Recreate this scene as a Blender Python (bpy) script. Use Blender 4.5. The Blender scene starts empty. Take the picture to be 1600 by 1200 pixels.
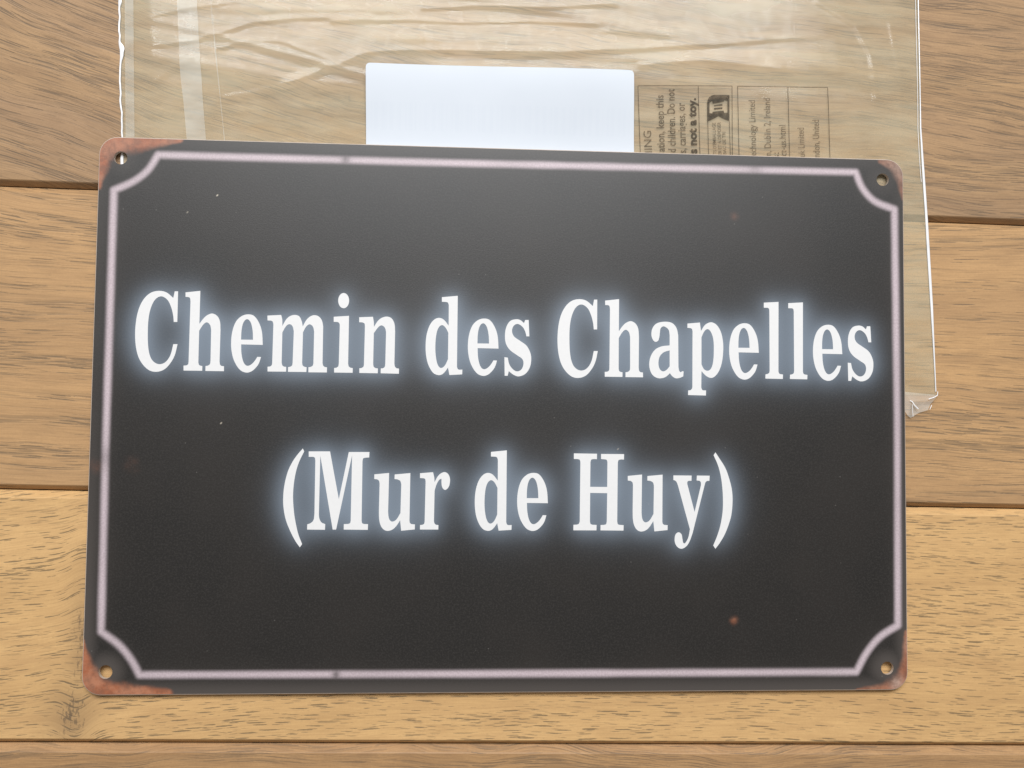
import bpy, math, random
import numpy as np
from mathutils import Matrix, Vector
from mathutils.geometry import delaunay_2d_cdt

scene = bpy.context.scene
random.seed(4)
rng = np.random.default_rng(7)

# ------------------------------------------------------------------ camera
SIGN_BOTTOM = 0.0011
SIGN_TOP = 0.0025
F = 1300.0                                   # focal length in photo pixels (1600 wide)
CAM = np.array([-0.0159, -0.0011, 0.3059 + SIGN_TOP])
RV = np.array([0.0426, -0.0553, 0.0124])     # rotation vector of a camera that looks straight down


def rotmat(r):
    th = np.linalg.norm(r)
    k = r / th
    K = np.array([[0, -k[2], k[1]], [k[2], 0, -k[0]], [-k[1], k[0], 0]])
    return np.eye(3) + math.sin(th) * K + (1 - math.cos(th)) * K @ K


RC = rotmat(RV)
cam_data = bpy.data.cameras.new('camera')
cam_data.sensor_width = 36.0
cam_data.lens = F / 1600.0 * 36.0
cam_data.clip_start = 0.01
cam_data.clip_end = 50
cam = bpy.data.objects.new('camera', cam_data)
scene.collection.objects.link(cam)
M4 = Matrix([list(RC[i]) + [CAM[i]] for i in range(3)] + [[0, 0, 0, 1]])
cam.matrix_world = M4
scene.camera = cam

# ------------------------------------------------------------------ world, lamps, exposure
world = bpy.data.worlds.new('World')
scene.world = world
world.use_nodes = True
bg = world.node_tree.nodes['Background']
bg.inputs[0].default_value = (1.0, 0.93, 0.84, 1)
bg.inputs[1].default_value = 0.27


def area_light(name, loc, target, sx, sy, power, col):
    ld = bpy.data.lights.new(name, 'AREA')
    ld.shape = 'RECTANGLE'
    ld.size = sx
    ld.size_y = sy
    ld.energy = power
    ld.color = col
    lo = bpy.data.objects.new(name, ld)
    scene.collection.objects.link(lo)
    lo.location = loc
    d = Vector(target) - Vector(loc)
    lo.rotation_euler = d.to_track_quat('-Z', 'Y').to_euler()
    return lo


area_light('window_light', (0.0, 1.14, 1.50), (0, 0.05, 0), 1.6, 0.75, 49, (0.97, 0.985, 1.0))
scene.view_settings.view_transform = 'Standard'
scene.view_settings.look = 'None'
scene.view_settings.exposure = 0.0
scene.view_settings.gamma = 1.0
scene.render.engine = 'CYCLES'
scene.cycles.max_bounces = 8
scene.cycles.transparent_max_bounces = 24
scene.cycles.caustics_reflective = False
scene.cycles.caustics_refractive = False


# ------------------------------------------------------------------ helpers
def at(x, y, z=0.0):
    """photo pixel -> point of the horizontal plane z (arrays or numbers)"""
    x = np.asarray(x, float)
    y = np.asarray(y, float)
    d = np.stack([(x - 800) / F, (600 - y) / F, -np.ones_like(x)], -1) @ RC.T
    t = (z - CAM[2]) / d[..., 2]
    return CAM + d * t[..., None]


def link(o, parent=None):
    scene.collection.objects.link(o)
    if parent is not None:
        o.parent = parent
    return o


def mesh_obj(name, verts, faces, mat, parent=None, smooth=False):
    me = bpy.data.meshes.new(name)
    me.from_pydata([tuple(map(float, v)) for v in verts], [], [tuple(map(int, f)) for f in faces])
    me.validate()
    me.update()
    if mat:
        me.materials.append(mat)
    if smooth:
        me.polygons.foreach_set('use_smooth', [True] * len(me.polygons))
    return link(bpy.data.objects.new(name, me), parent)


def thing(name, label, cat, loc=(0, 0, 0), group=None):
    o = bpy.data.objects.new(name, None)
    o.empty_display_size = 0.02
    o.location = loc
    o['label'] = label
    o['category'] = cat
    if group:
        o['group'] = group
    return link(o)


class NT:
    """small helper round a material's node tree"""

    def __init__(self, name):
        self.m = bpy.data.materials.new(name)
        self.m.use_nodes = True
        self.t = self.m.node_tree
        self.t.nodes.clear()
        self.out = self.t.nodes.new('ShaderNodeOutputMaterial')

    def n(self, kind, **kw):
        nd = self.t.nodes.new(kind)
        for k, v in kw.items():
            setattr(nd, k, v)
        return nd

    def put(self, sock, v):
        if isinstance(v, bpy.types.NodeSocket):
            self.t.links.new(v, sock)
        else:
            if isinstance(v, tuple) and len(v) == 3 and sock.type == 'RGBA':
                v = v + (1,)
            sock.default_value = v

    def math(self, op, a, b=0.0, c=None, clamp=False):
        nd = self.n('ShaderNodeMath', operation=op, use_clamp=clamp)
        self.put(nd.inputs[0], a)
        self.put(nd.inputs[1], b)
        if c is not None:
            self.put(nd.inputs[2], c)
        return nd.outputs[0]

    def mix(self, f, a, b, blend='MIX'):
        nd = self.n('ShaderNodeMix', data_type='RGBA', blend_type=blend)
        self.put(nd.inputs[0], f)
        self.put(nd.inputs[6], a)
        self.put(nd.inputs[7], b)
        return nd.outputs[2]

    def noise(self, vec, scale=1.0, detail=2.0, rough=0.5, dist=0.0, w=None):
        nd = self.n('ShaderNodeTexNoise')
        if w is not None:
            nd.noise_dimensions = '4D'
            nd.inputs['W'].default_value = w
        self.put(nd.inputs['Vector'], vec)
        nd.inputs['Scale'].default_value = scale
        nd.inputs['Detail'].default_value = detail
        nd.inputs['Roughness'].default_value = rough
        nd.inputs['Distortion'].default_value = dist
        return nd.outputs['Fac']

    def step(self, v, lo, hi, a=0.0, b=1.0):
        nd = self.n('ShaderNodeMapRange', interpolation_type='SMOOTHSTEP')
        self.put(nd.inputs[0], v)
        nd.inputs[1].default_value = lo
        nd.inputs[2].default_value = hi
        nd.inputs[3].default_value = a
        nd.inputs[4].default_value = b
        return nd.outputs[0]

    def comb(self, x, y, z=0.0):
        nd = self.n('ShaderNodeCombineXYZ')
        for i, v in enumerate((x, y, z)):
            self.put(nd.inputs[i], v)
        return nd.outputs[0]

    def obj(self):
        return self.n('ShaderNodeTexCoord').outputs['Object']

    def sep(self, v):
        nd = self.n('ShaderNodeSeparateXYZ')
        self.put(nd.inputs[0], v)
        return nd.outputs

    def attr(self, name):
        return self.n('ShaderNodeAttribute', attribute_name=name).outputs['Fac']

    def bump(self, h, strength, dist):
        nd = self.n('ShaderNodeBump')
        self.put(nd.inputs['Height'], h)
        nd.inputs['Strength'].default_value = strength
        nd.inputs['Distance'].default_value = dist
        return nd.outputs[0]

    def principled(self, color, rough, normal=None, spec=0.5):
        nd = self.n('ShaderNodeBsdfPrincipled')
        self.put(nd.inputs['Base Color'], color)
        self.put(nd.inputs['Roughness'], rough)
        self.put(nd.inputs['Specular IOR Level'], spec)
        if normal is not None:
            self.put(nd.inputs['Normal'], normal)
        return nd.outputs[0]

    def done(self, shader):
        self.t.links.new(shader, self.out.inputs['Surface'])
        return self.m


# ------------------------------------------------------------------ oak floor
def wood(name, light, mid, dark, seed, tilt=0.0, curve=0.0, wav=0.01, dash=0.5, lines=0.5, knots=(), porec=(0.125, 0.09, 0.06)):
    """oak: long figure, fibres, open pores as short dark dashes; coordinates are metres on the floor"""
    k = NT(name)
    x, y, z = k.sep(k.obj())
    xy = k.comb(x, y, seed)
    w1 = k.noise(k.comb(k.math('MULTIPLY', x, 7.0), k.math('MULTIPLY', y, 14.0), seed), 1, 1.0)
    w2 = k.noise(k.comb(k.math('MULTIPLY', x, 26.0), k.math('MULTIPLY', y, 40.0), seed + 3), 1, 1.0)
    g = k.math('ADD', k.math('MULTIPLY', k.math('SUBTRACT', w1, 0.5), wav),
               k.math('MULTIPLY', k.math('SUBTRACT', w2, 0.5), wav * 0.22))
    m = k.math('MINIMUM', k.math('ADD', x, 0.02), 0.0)
    g = k.math('ADD', g, k.math('MULTIPLY', k.math('MULTIPLY', m, m), -curve))
    g = k.math('ADD', g, k.math('MULTIPLY', x, tilt))
    pinch = None
    for (kx, ky, rx, ry, amt) in knots:          # the fibres bend round a knot
        dx = k.math('DIVIDE', k.math('SUBTRACT', x, kx), rx)
        dy = k.math('DIVIDE', k.math('SUBTRACT', y, ky), ry)
        r2 = k.math('ADD', k.math('MULTIPLY', dx, dx), k.math('MULTIPLY', dy, dy))
        e = k.math('EXPONENT', k.math('MULTIPLY', r2, -0.35))
        g = k.math('ADD', g, k.math('MULTIPLY', k.math('MULTIPLY', e, dy), -ry * 0.30 * amt))
        rn = k.noise(k.comb(k.math('MULTIPLY', x, 900), k.math('MULTIPLY', y, 330), seed), 1, 4.0, 0.65)
        core = k.math('MULTIPLY', k.step(k.math('ADD', r2, k.math('MULTIPLY', rn, 4.5)), 1.7, 2.9, 1, 0), amt)
        core = k.math('MAXIMUM', core, k.math('MULTIPLY', k.math('EXPONENT', k.math('MULTIPLY', r2, -0.45)), 0.38 * amt))
        pinch = core if pinch is None else k.math('MAXIMUM', pinch, core)
    yy = k.math('ADD', y, g)
    n_big = k.noise(k.comb(k.math('MULTIPLY', x, 5), k.math('MULTIPLY', yy, 45), seed + 1), 1, 3, 0.55)
    n_fig = k.noise(k.comb(k.math('MULTIPLY', x, 9), k.math('MULTIPLY', yy, 210), seed + 2), 1, 3, 0.6)
    n_fib = k.noise(k.comb(k.math('MULTIPLY', x, 70), k.math('MULTIPLY', yy, 2300), seed + 4), 1, 3, 0.65)
    n_row = k.noise(k.comb(k.math('MULTIPLY', x, 10), k.math('MULTIPLY', yy, 330), seed + 5), 1, 2, 0.5)
    n_str = k.noise(k.comb(k.math('MULTIPLY', x, 75), k.math('MULTIPLY', yy, 1900), seed + 8), 1, 1.5, 0.6)
    n_rag = k.math('MULTIPLY', k.math('SUBTRACT', k.noise(k.comb(k.math('MULTIPLY', x, 700), k.math('MULTIPLY', y, 1900), seed), 1, 2, 0.6), 0.5), 0.42)
    n_den = k.noise(k.comb(k.math('MULTIPLY', x, 14), k.math('MULTIPLY', yy, 150), seed + 7), 1, 2, 0.5)
    n_spk = k.noise(xy, 1100, 3, 0.7)

    def pores(fx_, fy_, off, r0, r1):
        """single pores: one stretched spot per cell, its length left to chance"""
        v = k.n('ShaderNodeTexVoronoi', voronoi_dimensions='2D')
        k.put(v.inputs['Vector'], k.comb(k.math('ADD', k.math('ADD', k.math('MULTIPLY', x, fx_), seed + off), k.math('MULTIPLY', yy, fy_ * 0.41)), k.math('MULTIPLY', yy, fy_)))
        v.inputs['Scale'].default_value = 1.0
        rnd = k.sep(v.outputs['Color'])[0]
        rad = k.step(k.math('ADD', rnd, k.math('MULTIPLY', k.math('SUBTRACT', n_den, 0.5), 1.0)), 0.22, 0.95, r0, r1)
        d = k.math('SUBTRACT', k.math('ADD', v.outputs['Distance'], n_rag), rad)
        return k.step(d, -0.10, 0.05, 1, 0)

    c = k.mix(k.step(n_big, 0.3, 0.72), mid, light)
    c = k.mix(k.math('MULTIPLY', k.step(n_fig, 0.47, 0.72), 0.30), c, dark)
    c = k.mix(k.math('MULTIPLY', k.step(n_fib, 0.35, 0.7), 0.36), c, dark)
    c = k.mix(k.math('MULTIPLY', k.step(n_spk, 0.35, 0.7), 0.16), c, dark)
    n_mot = k.noise(k.comb(k.math('MULTIPLY', x, 55), k.math('MULTIPLY', yy, 150), seed + 9), 1, 4, 0.65)
    c = k.mix(k.math('MULTIPLY', k.step(n_mot, 0.4, 0.7), 0.28), c, dark)
    dens = k.step(n_den, 0.3, 0.6, 0.35, 1.0)
    lin = k.math('MULTIPLY', k.math('MULTIPLY', k.step(n_row, 0.47, 0.62), k.step(n_str, 0.36, 0.62)), dens)
    rowm = k.step(n_row, 0.38, 0.54, 0.2, 1.0)
    long_ = k.math('MAXIMUM', k.math('MULTIPLY', pores(78, 1800, 2, -0.20, 0.42), rowm),
                   k.math('MULTIPLY', k.math('MULTIPLY', pores(34, 1500, 5, -0.22, 0.36), rowm), 0.7))
    das = k.math('MAXIMUM', pores(105, 1350, 3, -0.22, 0.36), k.math('MULTIPLY', pores(150, 1900, 7, -0.3, 0.30), 0.8))
    das = k.math('MULTIPLY', das, k.step(n_row, 0.36, 0.5, 0.35, 1.0))
    lin = k.math('MAXIMUM', k.math('MULTIPLY', lin, 0.62), k.math('MULTIPLY', long_, 0.95))
    pore = k.math('MAXIMUM', k.math('MULTIPLY', lin, lines), k.math('MULTIPLY', das, dash))
    c = k.mix(k.math('MULTIPLY', pore, 0.85), c, porec)
    if pinch is not None:
        c = k.mix(k.math('MULTIPLY', pinch, 0.85), c, (0.12, 0.085, 0.055))
    h = k.math('SUBTRACT', k.math('MULTIPLY', n_fib, 0.3), pore)
    nrm = k.bump(h, 0.3, 0.0003)
    rough = k.step(n_fig, 0.3, 0.7, 0.5, 0.62)
    return k.done(k.principled(c, rough, nrm, 0.35))


floor_z = -0.0
# seams between the boards, seen left and right of the sign
S = []
for (l, r) in (((0, 288), (1600, 350)), ((0, 765), (1600, 795.5)), ((0, 1163), (1600, 1168))):
    a, b = at(*l), at(*r)
    S.append(((a[1] + b[1]) / 2, (b[1] - a[1]) / (b[0] - a[0]), (a[0] + b[0]) / 2))
ANG = math.atan(sum(s[1] for s in S) / 3)
CA, SA = math.cos(ANG), math.sin(ANG)
seam_y = [CA * s[0] - SA * s[2] for s in S]               # in the floor's own turned frame


def to_floor(px, py):
    p = at(px, py)
    return (CA * p[0] + SA * p[1], -SA * p[0] + CA * p[1])


floor_mat = NT('subfloor')
floor_mat = floor_mat.done(floor_mat.principled((0.12, 0.085, 0.06), 0.8))
FW = 0.85
floor = mesh_obj('floor', [(-FW, -0.5, -0.004), (FW, -0.5, -0.004), (FW, 0.5, -0.004), (-FW, 0.5, -0.004)],
                 [(0, 1, 2, 3)], floor_mat)
floor.rotation_euler.z = ANG
floor['kind'] = 'structure'
floor['label'] = 'brown oak plank floor under the sign and the bag'

k1 = to_floor(125, 1010)
k1b = to_floor(112, 1118)
d1 = to_floor(545, 155)
d2 = to_floor(97, 252)
boards = [   # (y low, y high, material)
    (seam_y[0], seam_y[0] + 0.128, wood('oak_tan', (0.47, 0.292, 0.143), (0.385, 0.24, 0.13), (0.21, 0.127, 0.07),
                                        3.1, tilt=0.06, curve=0.85, wav=0.026, dash=0.25, lines=1.0, porec=(0.13, 0.092, 0.06),
                                        knots=((d1[0], d1[1], 0.0020, 0.0020, 0.8), (d2[0], d2[1], 0.0009, 0.0009, 0.9)))),
    (seam_y[1], seam_y[0], wood('oak_honey', (0.57, 0.345, 0.16), (0.48, 0.29, 0.14), (0.29, 0.17, 0.085),
                                11.7, tilt=-0.03, curve=0.25, wav=0.016, dash=0.2, lines=1.0, porec=(0.15, 0.105, 0.065))),
    (seam_y[2], seam_y[1], wood('oak_pale', (0.70, 0.445, 0.20), (0.62, 0.388, 0.17), (0.42, 0.245, 0.11),
                                23.3, tilt=-0.01, curve=-0.45, wav=0.010, dash=1.0, lines=0.10, porec=(0.19, 0.13, 0.07),
                                knots=((k1[0], k1[1], 0.0034, 0.020, 0.85), (k1b[0], k1b[1], 0.0064, 0.0100, 1.0)))),
    (seam_y[2] - 0.115, seam_y[2], wood('oak_dark', (0.52, 0.315, 0.15), (0.44, 0.255, 0.115), (0.22, 0.12, 0.06),
                                        31.9, tilt=0.03, curve=0.0, wav=0.05, dash=0.3, lines=0.8)),
]
BEV, BEH, DEP = 0.0019, 0.0026, 0.0025
for lo, hi, mat in boards:
    gap = 0.0002
    lo += gap
    hi -= gap
    nx = 40
    xs = np.linspace(-FW, FW, nx + 1)
    prof = [(lo, -0.004), (lo, -DEP), (lo + BEV * 0.8, -DEP * 0.12), (lo + BEV, 0.0), (hi - BEH, 0.0),
            (hi - BEH * 0.85, -DEP * 0.10), (hi, -DEP), (hi, -0.004)]
    V, Fc = [], []
    for i, xx in enumerate(xs):
        for (yy, zz) in prof:
            V.append((xx, yy, zz))
    m = len(prof)
    for i in range(nx):
        for j in range(m - 1):
            Fc.append((i * m + j, (i + 1) * m + j, (i + 1) * m + j + 1, i * m + j + 1))
    Fc.append(tuple(range(m)))
    Fc.append(tuple(nx * m + j for j in reversed(range(m))))
    mesh_obj('plank', V, Fc, mat, floor)

# ------------------------------------------------------------------ the lettering, traced glyph by glyph
# (origin x, origin y, scale, loops); a point with a third number is a smooth one
G = {}
G['C'] = (205, 445, 8, [[(545, 82), (587, 82), (577, 465), (533, 465), (525, 380, 1), (500, 280, 1), (455, 190, 1), (378, 145, 1),
    (305, 180, 1), (250, 280, 1), (218, 420, 1), (208, 620, 1), (215, 790, 1), (240, 900, 1), (285, 965, 1), (355, 993, 1),
    (430, 965, 1), (490, 880, 1), (527, 742), (580, 742), (545, 880, 1), (490, 980, 1), (410, 1060, 1), (310, 1088, 1),
    (215, 1062, 1), (120, 960, 1), (70, 830, 1), (50, 650, 1), (62, 450, 1), (100, 290, 1), (165, 170, 1), (250, 98, 1),
    (350, 76, 1), (440, 95, 1), (527, 165)]])
G['h'] = (205, 445, 8, [[(680, 95), (865, 76), (853, 488), (910, 415, 1), (960, 375, 1), (1020, 360, 1), (1080, 395, 1),
    (1110, 460, 1), (1117, 560), (1105, 960), (1112, 1000, 1), (1130, 1015), (1160, 1018), (1160, 1080), (928, 1077),
    (930, 1015), (960, 1010, 1), (985, 990, 1), (992, 950), (1000, 560), (985, 500, 1), (945, 470, 1), (900, 500, 1),
    (850, 575), (840, 970), (848, 1000, 1), (870, 1013), (890, 1015), (888, 1075), (655, 1072), (655, 1010), (690, 1008),
    (712, 992, 1), (718, 960), (742, 210), (735, 165, 1), (715, 153), (680, 152)]])
G['e'] = (655, 450, 8, [[(992, 758), (730, 752), (735, 860, 1), (755, 955, 1), (785, 1005, 1), (820, 1015, 1), (865, 990, 1),
    (900, 950, 1), (928, 905), (973, 907), (945, 990, 1), (900, 1050, 1), (850, 1088, 1), (790, 1098, 1), (720, 1065, 1),
    (655, 970, 1), (622, 870, 1), (608, 740, 1), (622, 590, 1), (665, 470, 1), (730, 405, 1), (805, 382, 1), (880, 400, 1),
    (945, 490, 1), (980, 600, 1)],
    [(728, 693), (873, 695), (868, 590, 1), (850, 500, 1), (825, 455, 1), (798, 442, 1), (770, 458, 1), (745, 510, 1), (732, 590, 1)]])
G['m'] = (355, 445, 8, [[(503, 385), (675, 377), (688, 430, 1), (690, 515), (740, 430, 1), (790, 390, 1), (850, 377, 1),
    (900, 395, 1), (930, 450, 1), (945, 520), (990, 440, 1), (1040, 395, 1), (1095, 380, 1), (1150, 400, 1), (1185, 450, 1),
    (1200, 520), (1192, 975), (1200, 1010, 1), (1220, 1028), (1248, 1032), (1246, 1096), (1015, 1094), (1016, 1030),
    (1040, 1028), (1068, 1012, 1), (1078, 980), (1087, 580), (1070, 520, 1), (1030, 495, 1), (990, 520, 1), (948, 592),
    (937, 975), (945, 1010, 1), (968, 1026), (993, 1030), (990, 1090), (760, 1088), (762, 1028), (785, 1026), (810, 1010, 1),
    (818, 975), (833, 580), (815, 515, 1), (775, 493, 1), (735, 520, 1), (690, 595), (681, 970), (690, 1008, 1), (712, 1024),
    (738, 1026), (737, 1086), (505, 1084), (505, 1024), (535, 1022), (557, 1005, 1), (563, 975), (578, 500), (570, 462, 1),
    (548, 448), (505, 446)]])
G['i'] = (480, 445, 8, [[(332, 400), (523, 388), (512, 985), (520, 1020, 1), (540, 1036), (570, 1042), (568, 1100), (337, 1097),
    (337, 1040), (365, 1037), (388, 1020, 1), (395, 985), (408, 505), (400, 478, 1), (380, 465), (332, 464)],
    [(456 + 68 * math.cos(t * math.pi / 6), 198 + 95 * math.sin(t * math.pi / 6), 1) for t in range(12)]])
G['n'] = (480, 445, 8, [[(650, 406), (822, 400), (832, 460, 1), (835, 525), (885, 450, 1), (935, 412, 1), (1000, 398, 1),
    (1055, 420, 1), (1090, 485, 1), (1099, 580), (1090, 985), (1098, 1025, 1), (1118, 1044), (1148, 1048), (1146, 1112),
    (918, 1106), (920, 1046), (945, 1044), (968, 1028, 1), (976, 990), (986, 590), (970, 535, 1), (930, 508, 1), (890, 530, 1),
    (833, 605), (825, 985), (832, 1025, 1), (855, 1042), (884, 1046), (882, 1106), (652, 1102), (652, 1044), (680, 1040),
    (704, 1022, 1), (710, 985), (722, 520), (716, 485, 1), (690, 470), (650, 468)]])
G['d'] = (655, 450, 8, [[(284, 115), (482, 98), (472, 985), (482, 1012, 1), (500, 1022), (540, 1020), (537, 1080), (377, 1088),
    (360, 995), (320, 1050, 1), (285, 1080, 1), (240, 1089, 1), (180, 1065, 1), (125, 985, 1), (92, 880, 1), (80, 740, 1),
    (92, 590, 1), (130, 470, 1), (185, 398, 1), (245, 374, 1), (305, 395, 1), (368, 470), (370, 215), (360, 185, 1),
    (340, 175), (284, 172)],
    [(364, 560), (360, 890), (320, 970, 1), (275, 1000, 1), (240, 975, 1), (215, 900, 1), (202, 770, 1), (210, 610, 1),
     (235, 510, 1), (280, 465, 1), (325, 490, 1)]])
G['s'] = (655, 450, 8, [[(1325, 400), (1368, 400), (1377, 605), (1340, 605), (1325, 545, 1), (1290, 485, 1), (1230, 450, 1),
    (1180, 475, 1), (1160, 540, 1), (1185, 605, 1), (1260, 660, 1), (1340, 720, 1), (1385, 800, 1), (1400, 880, 1),
    (1385, 985, 1), (1330, 1070, 1), (1245, 1105, 1), (1180, 1085, 1), (1120, 1040), (1105, 1098), (1068, 1097), (1065, 865),
    (1107, 870), (1125, 950, 1), (1165, 1010, 1), (1220, 1042, 1), (1275, 1020, 1), (1303, 950, 1), (1290, 890, 1),
    (1230, 845, 1), (1140, 780, 1), (1090, 710, 1), (1072, 620, 1), (1085, 500, 1), (1135, 415, 1), (1210, 391, 1),
    (1265, 402, 1), (1310, 440)]])
G['a'] = (1005, 480, 8, [[(330, 478), (330, 350), (315, 280, 1), (255, 240, 1), (218, 265, 1), (208, 320, 1), (200, 380, 1),
    (185, 420, 1), (150, 433, 1), (120, 405, 1), (102, 345, 1), (115, 265, 1), (165, 205, 1), (265, 182, 1), (360, 198, 1),
    (415, 260, 1), (437, 350), (440, 750), (450, 795, 1), (465, 812, 1), (488, 800), (505, 803), (500, 865), (450, 885, 1),
    (405, 888, 1), (365, 865, 1), (333, 825), (290, 865, 1), (245, 885, 1), (190, 888, 1), (130, 860, 1), (90, 800, 1),
    (75, 710, 1), (95, 610, 1), (150, 530, 1), (230, 490, 1)],
    [(330, 540), (330, 740), (290, 785, 1), (245, 802, 1), (205, 770, 1), (190, 700, 1), (205, 620, 1), (255, 565, 1)]])
G['p'] = (1005, 480, 8, [[(552, 205), (708, 192), (722, 298), (765, 230, 1), (810, 198, 1), (860, 190, 1), (920, 225, 1),
    (970, 310, 1), (995, 420, 1), (1000, 530, 1), (985, 680, 1), (950, 790, 1), (900, 860, 1), (850, 884, 1), (790, 862, 1),
    (728, 800), (725, 1005), (735, 1030, 1), (748, 1040), (785, 1040), (783, 1104), (560, 1098), (562, 1040), (590, 1038),
    (608, 1020, 1), (614, 1000), (616, 300), (608, 272, 1), (590, 262), (552, 258)],
    [(728, 375), (728, 715), (760, 775, 1), (805, 795, 1), (845, 770, 1), (872, 690, 1), (882, 540, 1), (875, 400, 1),
     (845, 310, 1), (805, 275, 1), (765, 300, 1)]])
G['l'] = (1125, 465, 8.573, [[(586, 68), (783, 58), (782, 990), (792, 1016, 1), (810, 1026), (843, 1030), (840, 1090), (607, 1085),
    (609, 1027), (635, 1024), (658, 1008, 1), (664, 980), (660, 180), (654, 148, 1), (636, 137), (586, 136)]])
G['('] = (430, 690, 7.058, [[(305, 76), (320, 108), (270, 210, 1), (235, 310, 1), (208, 450, 1), (197, 610, 1), (208, 780, 1),
    (225, 890, 1), (255, 1020, 1), (297, 1130), (272, 1166), (225, 1100, 1), (170, 995, 1), (120, 870, 1), (95, 750, 1),
    (88, 630, 1), (102, 480, 1), (140, 330, 1), (190, 225, 1), (245, 145, 1)]])
G['M'] = (430, 690, 7.058, [[(370, 108), (605, 108), (702, 635), (812, 115), (1040, 115), (1037, 175), (1000, 177), (972, 185, 1),
    (963, 215), (953, 870), (960, 900, 1), (980, 909), (1024, 910), (1021, 973), (756, 970), (757, 910), (805, 908),
    (826, 898, 1), (833, 870), (848, 152), (672, 970), (634, 970), (498, 155), (482, 800), (488, 850, 1), (512, 892, 1),
    (552, 910), (549, 972), (352, 970), (354, 912), (392, 898, 1), (422, 866, 1), (433, 800), (443, 210), (437, 178, 1),
    (420, 168), (370, 168)]])
G['u'] = (575, 730, 10.907, [[(108, 122), (360, 98), (343, 760), (352, 850, 1), (375, 905, 1), (415, 927, 1), (480, 895, 1),
    (553, 780), (567, 290), (550, 235, 1), (505, 208), (452, 202), (455, 124), (722, 100), (707, 915), (715, 950, 1),
    (740, 970), (800, 975), (797, 1060), (565, 1083), (548, 905), (480, 1005, 1), (420, 1060, 1), (335, 1085, 1),
    (265, 1060, 1), (215, 990, 1), (190, 880, 1), (186, 740), (198, 280), (188, 232, 1), (160, 208), (108, 202)]])
G['r'] = (575, 730, 10.907, [[(887, 103), (1108, 85), (1127, 160, 1), (1135, 255), (1180, 170, 1), (1235, 110, 1), (1305, 84, 1),
    (1360, 110, 1), (1393, 175, 1), (1397, 250, 1), (1375, 335, 1), (1320, 386, 1), (1275, 360, 1), (1255, 300, 1),
    (1252, 195), (1215, 215, 1), (1170, 290, 1), (1135, 400), (1124, 920), (1135, 960, 1), (1160, 982), (1200, 985),
    (1198, 1062), (885, 1062), (887, 985), (925, 982), (955, 965, 1), (965, 930), (982, 240), (972, 200, 1), (945, 188),
    (887, 185)]])
G['H'] = (885, 700, 8.571, [[(100, 72), (410, 77), (408, 150), (370, 148), (335, 155, 1), (322, 190), (318, 520), (546, 522),
    (549, 190), (540, 160, 1), (515, 152), (464, 148), (464, 80), (772, 82), (770, 155), (735, 153), (700, 162, 1), (688, 195),
    (680, 985), (690, 1020, 1), (715, 1030), (766, 1033), (764, 1106), (456, 1103), (457, 1031), (500, 1030), (530, 1020, 1),
    (540, 985), (546, 605), (318, 601), (315, 985), (325, 1018, 1), (350, 1028), (404, 1030), (402, 1103), (93, 1102),
    (94, 1028), (140, 1026), (165, 1015, 1), (178, 985), (187, 190), (177, 158, 1), (150, 148), (100, 147)]])
G['y'] = (970, 730, 8.573, [[(704, 110), (948, 112), (946, 182), (910, 182), (892, 195, 1), (890, 225), (988, 600), (1073, 240),
    (1070, 200, 1), (1055, 182), (1015, 178), (1018, 112), (1190, 114), (1186, 182), (1155, 184), (1135, 200, 1), (1122, 240),
    (962, 880), (922, 990, 1), (878, 1058, 1), (815, 1092, 1), (760, 1070, 1), (725, 1010, 1), (722, 940, 1), (740, 890, 1),
    (778, 872, 1), (813, 900, 1), (825, 960, 1), (845, 1020, 1), (880, 990, 1), (908, 925, 1), (925, 830), (765, 245),
    (745, 195, 1), (725, 178), (704, 172)]])
G[')'] = (1090, 695, 7.058, [[(196, 83), (240, 150, 1), (305, 255, 1), (350, 380, 1), (378, 500, 1), (385, 620, 1), (372, 770, 1),
    (345, 870, 1), (300, 985, 1), (245, 1080, 1), (196, 1146), (172, 1110), (215, 1005, 1), (250, 890, 1), (275, 740, 1),
    (279, 600, 1), (270, 450, 1), (250, 320, 1), (220, 215, 1), (176, 115)]])

# where each letter stands: None = where it was traced, else (photo point, same point of the traced glyph)
WORDS = [('C', None), ('h', None), ('e', ((360.6, 582.1), (731, 587.25))), ('m', None), ('i', None), ('n', None),
         ('d', None), ('e', None), ('s', None),
         ('C', ((872.25, 590.6), (211.25, 581))), ('h', ((945, 589), (286.9, 579.4))), ('a', None), ('p', None),
         ('e', ((1139.8, 593.1), (731, 587.25))), ('l', None), ('l', ((1234.1, 592.2), (1195.8, 591.6))),
         ('e', ((1270.9, 595), (731, 587.25))), ('s', ((1325, 596), (788.1, 588.1))),
         ('(', None), ('M', None), ('u', None), ('r', None), ('d', ((741.9, 829.6), (665, 586.1))),
         ('e', ((808.1, 829.75), (731, 587.25))), ('H', None), ('u', ((981.9, 830.5), (584.9, 829.5))), ('y', None), (')', None)]


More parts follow.
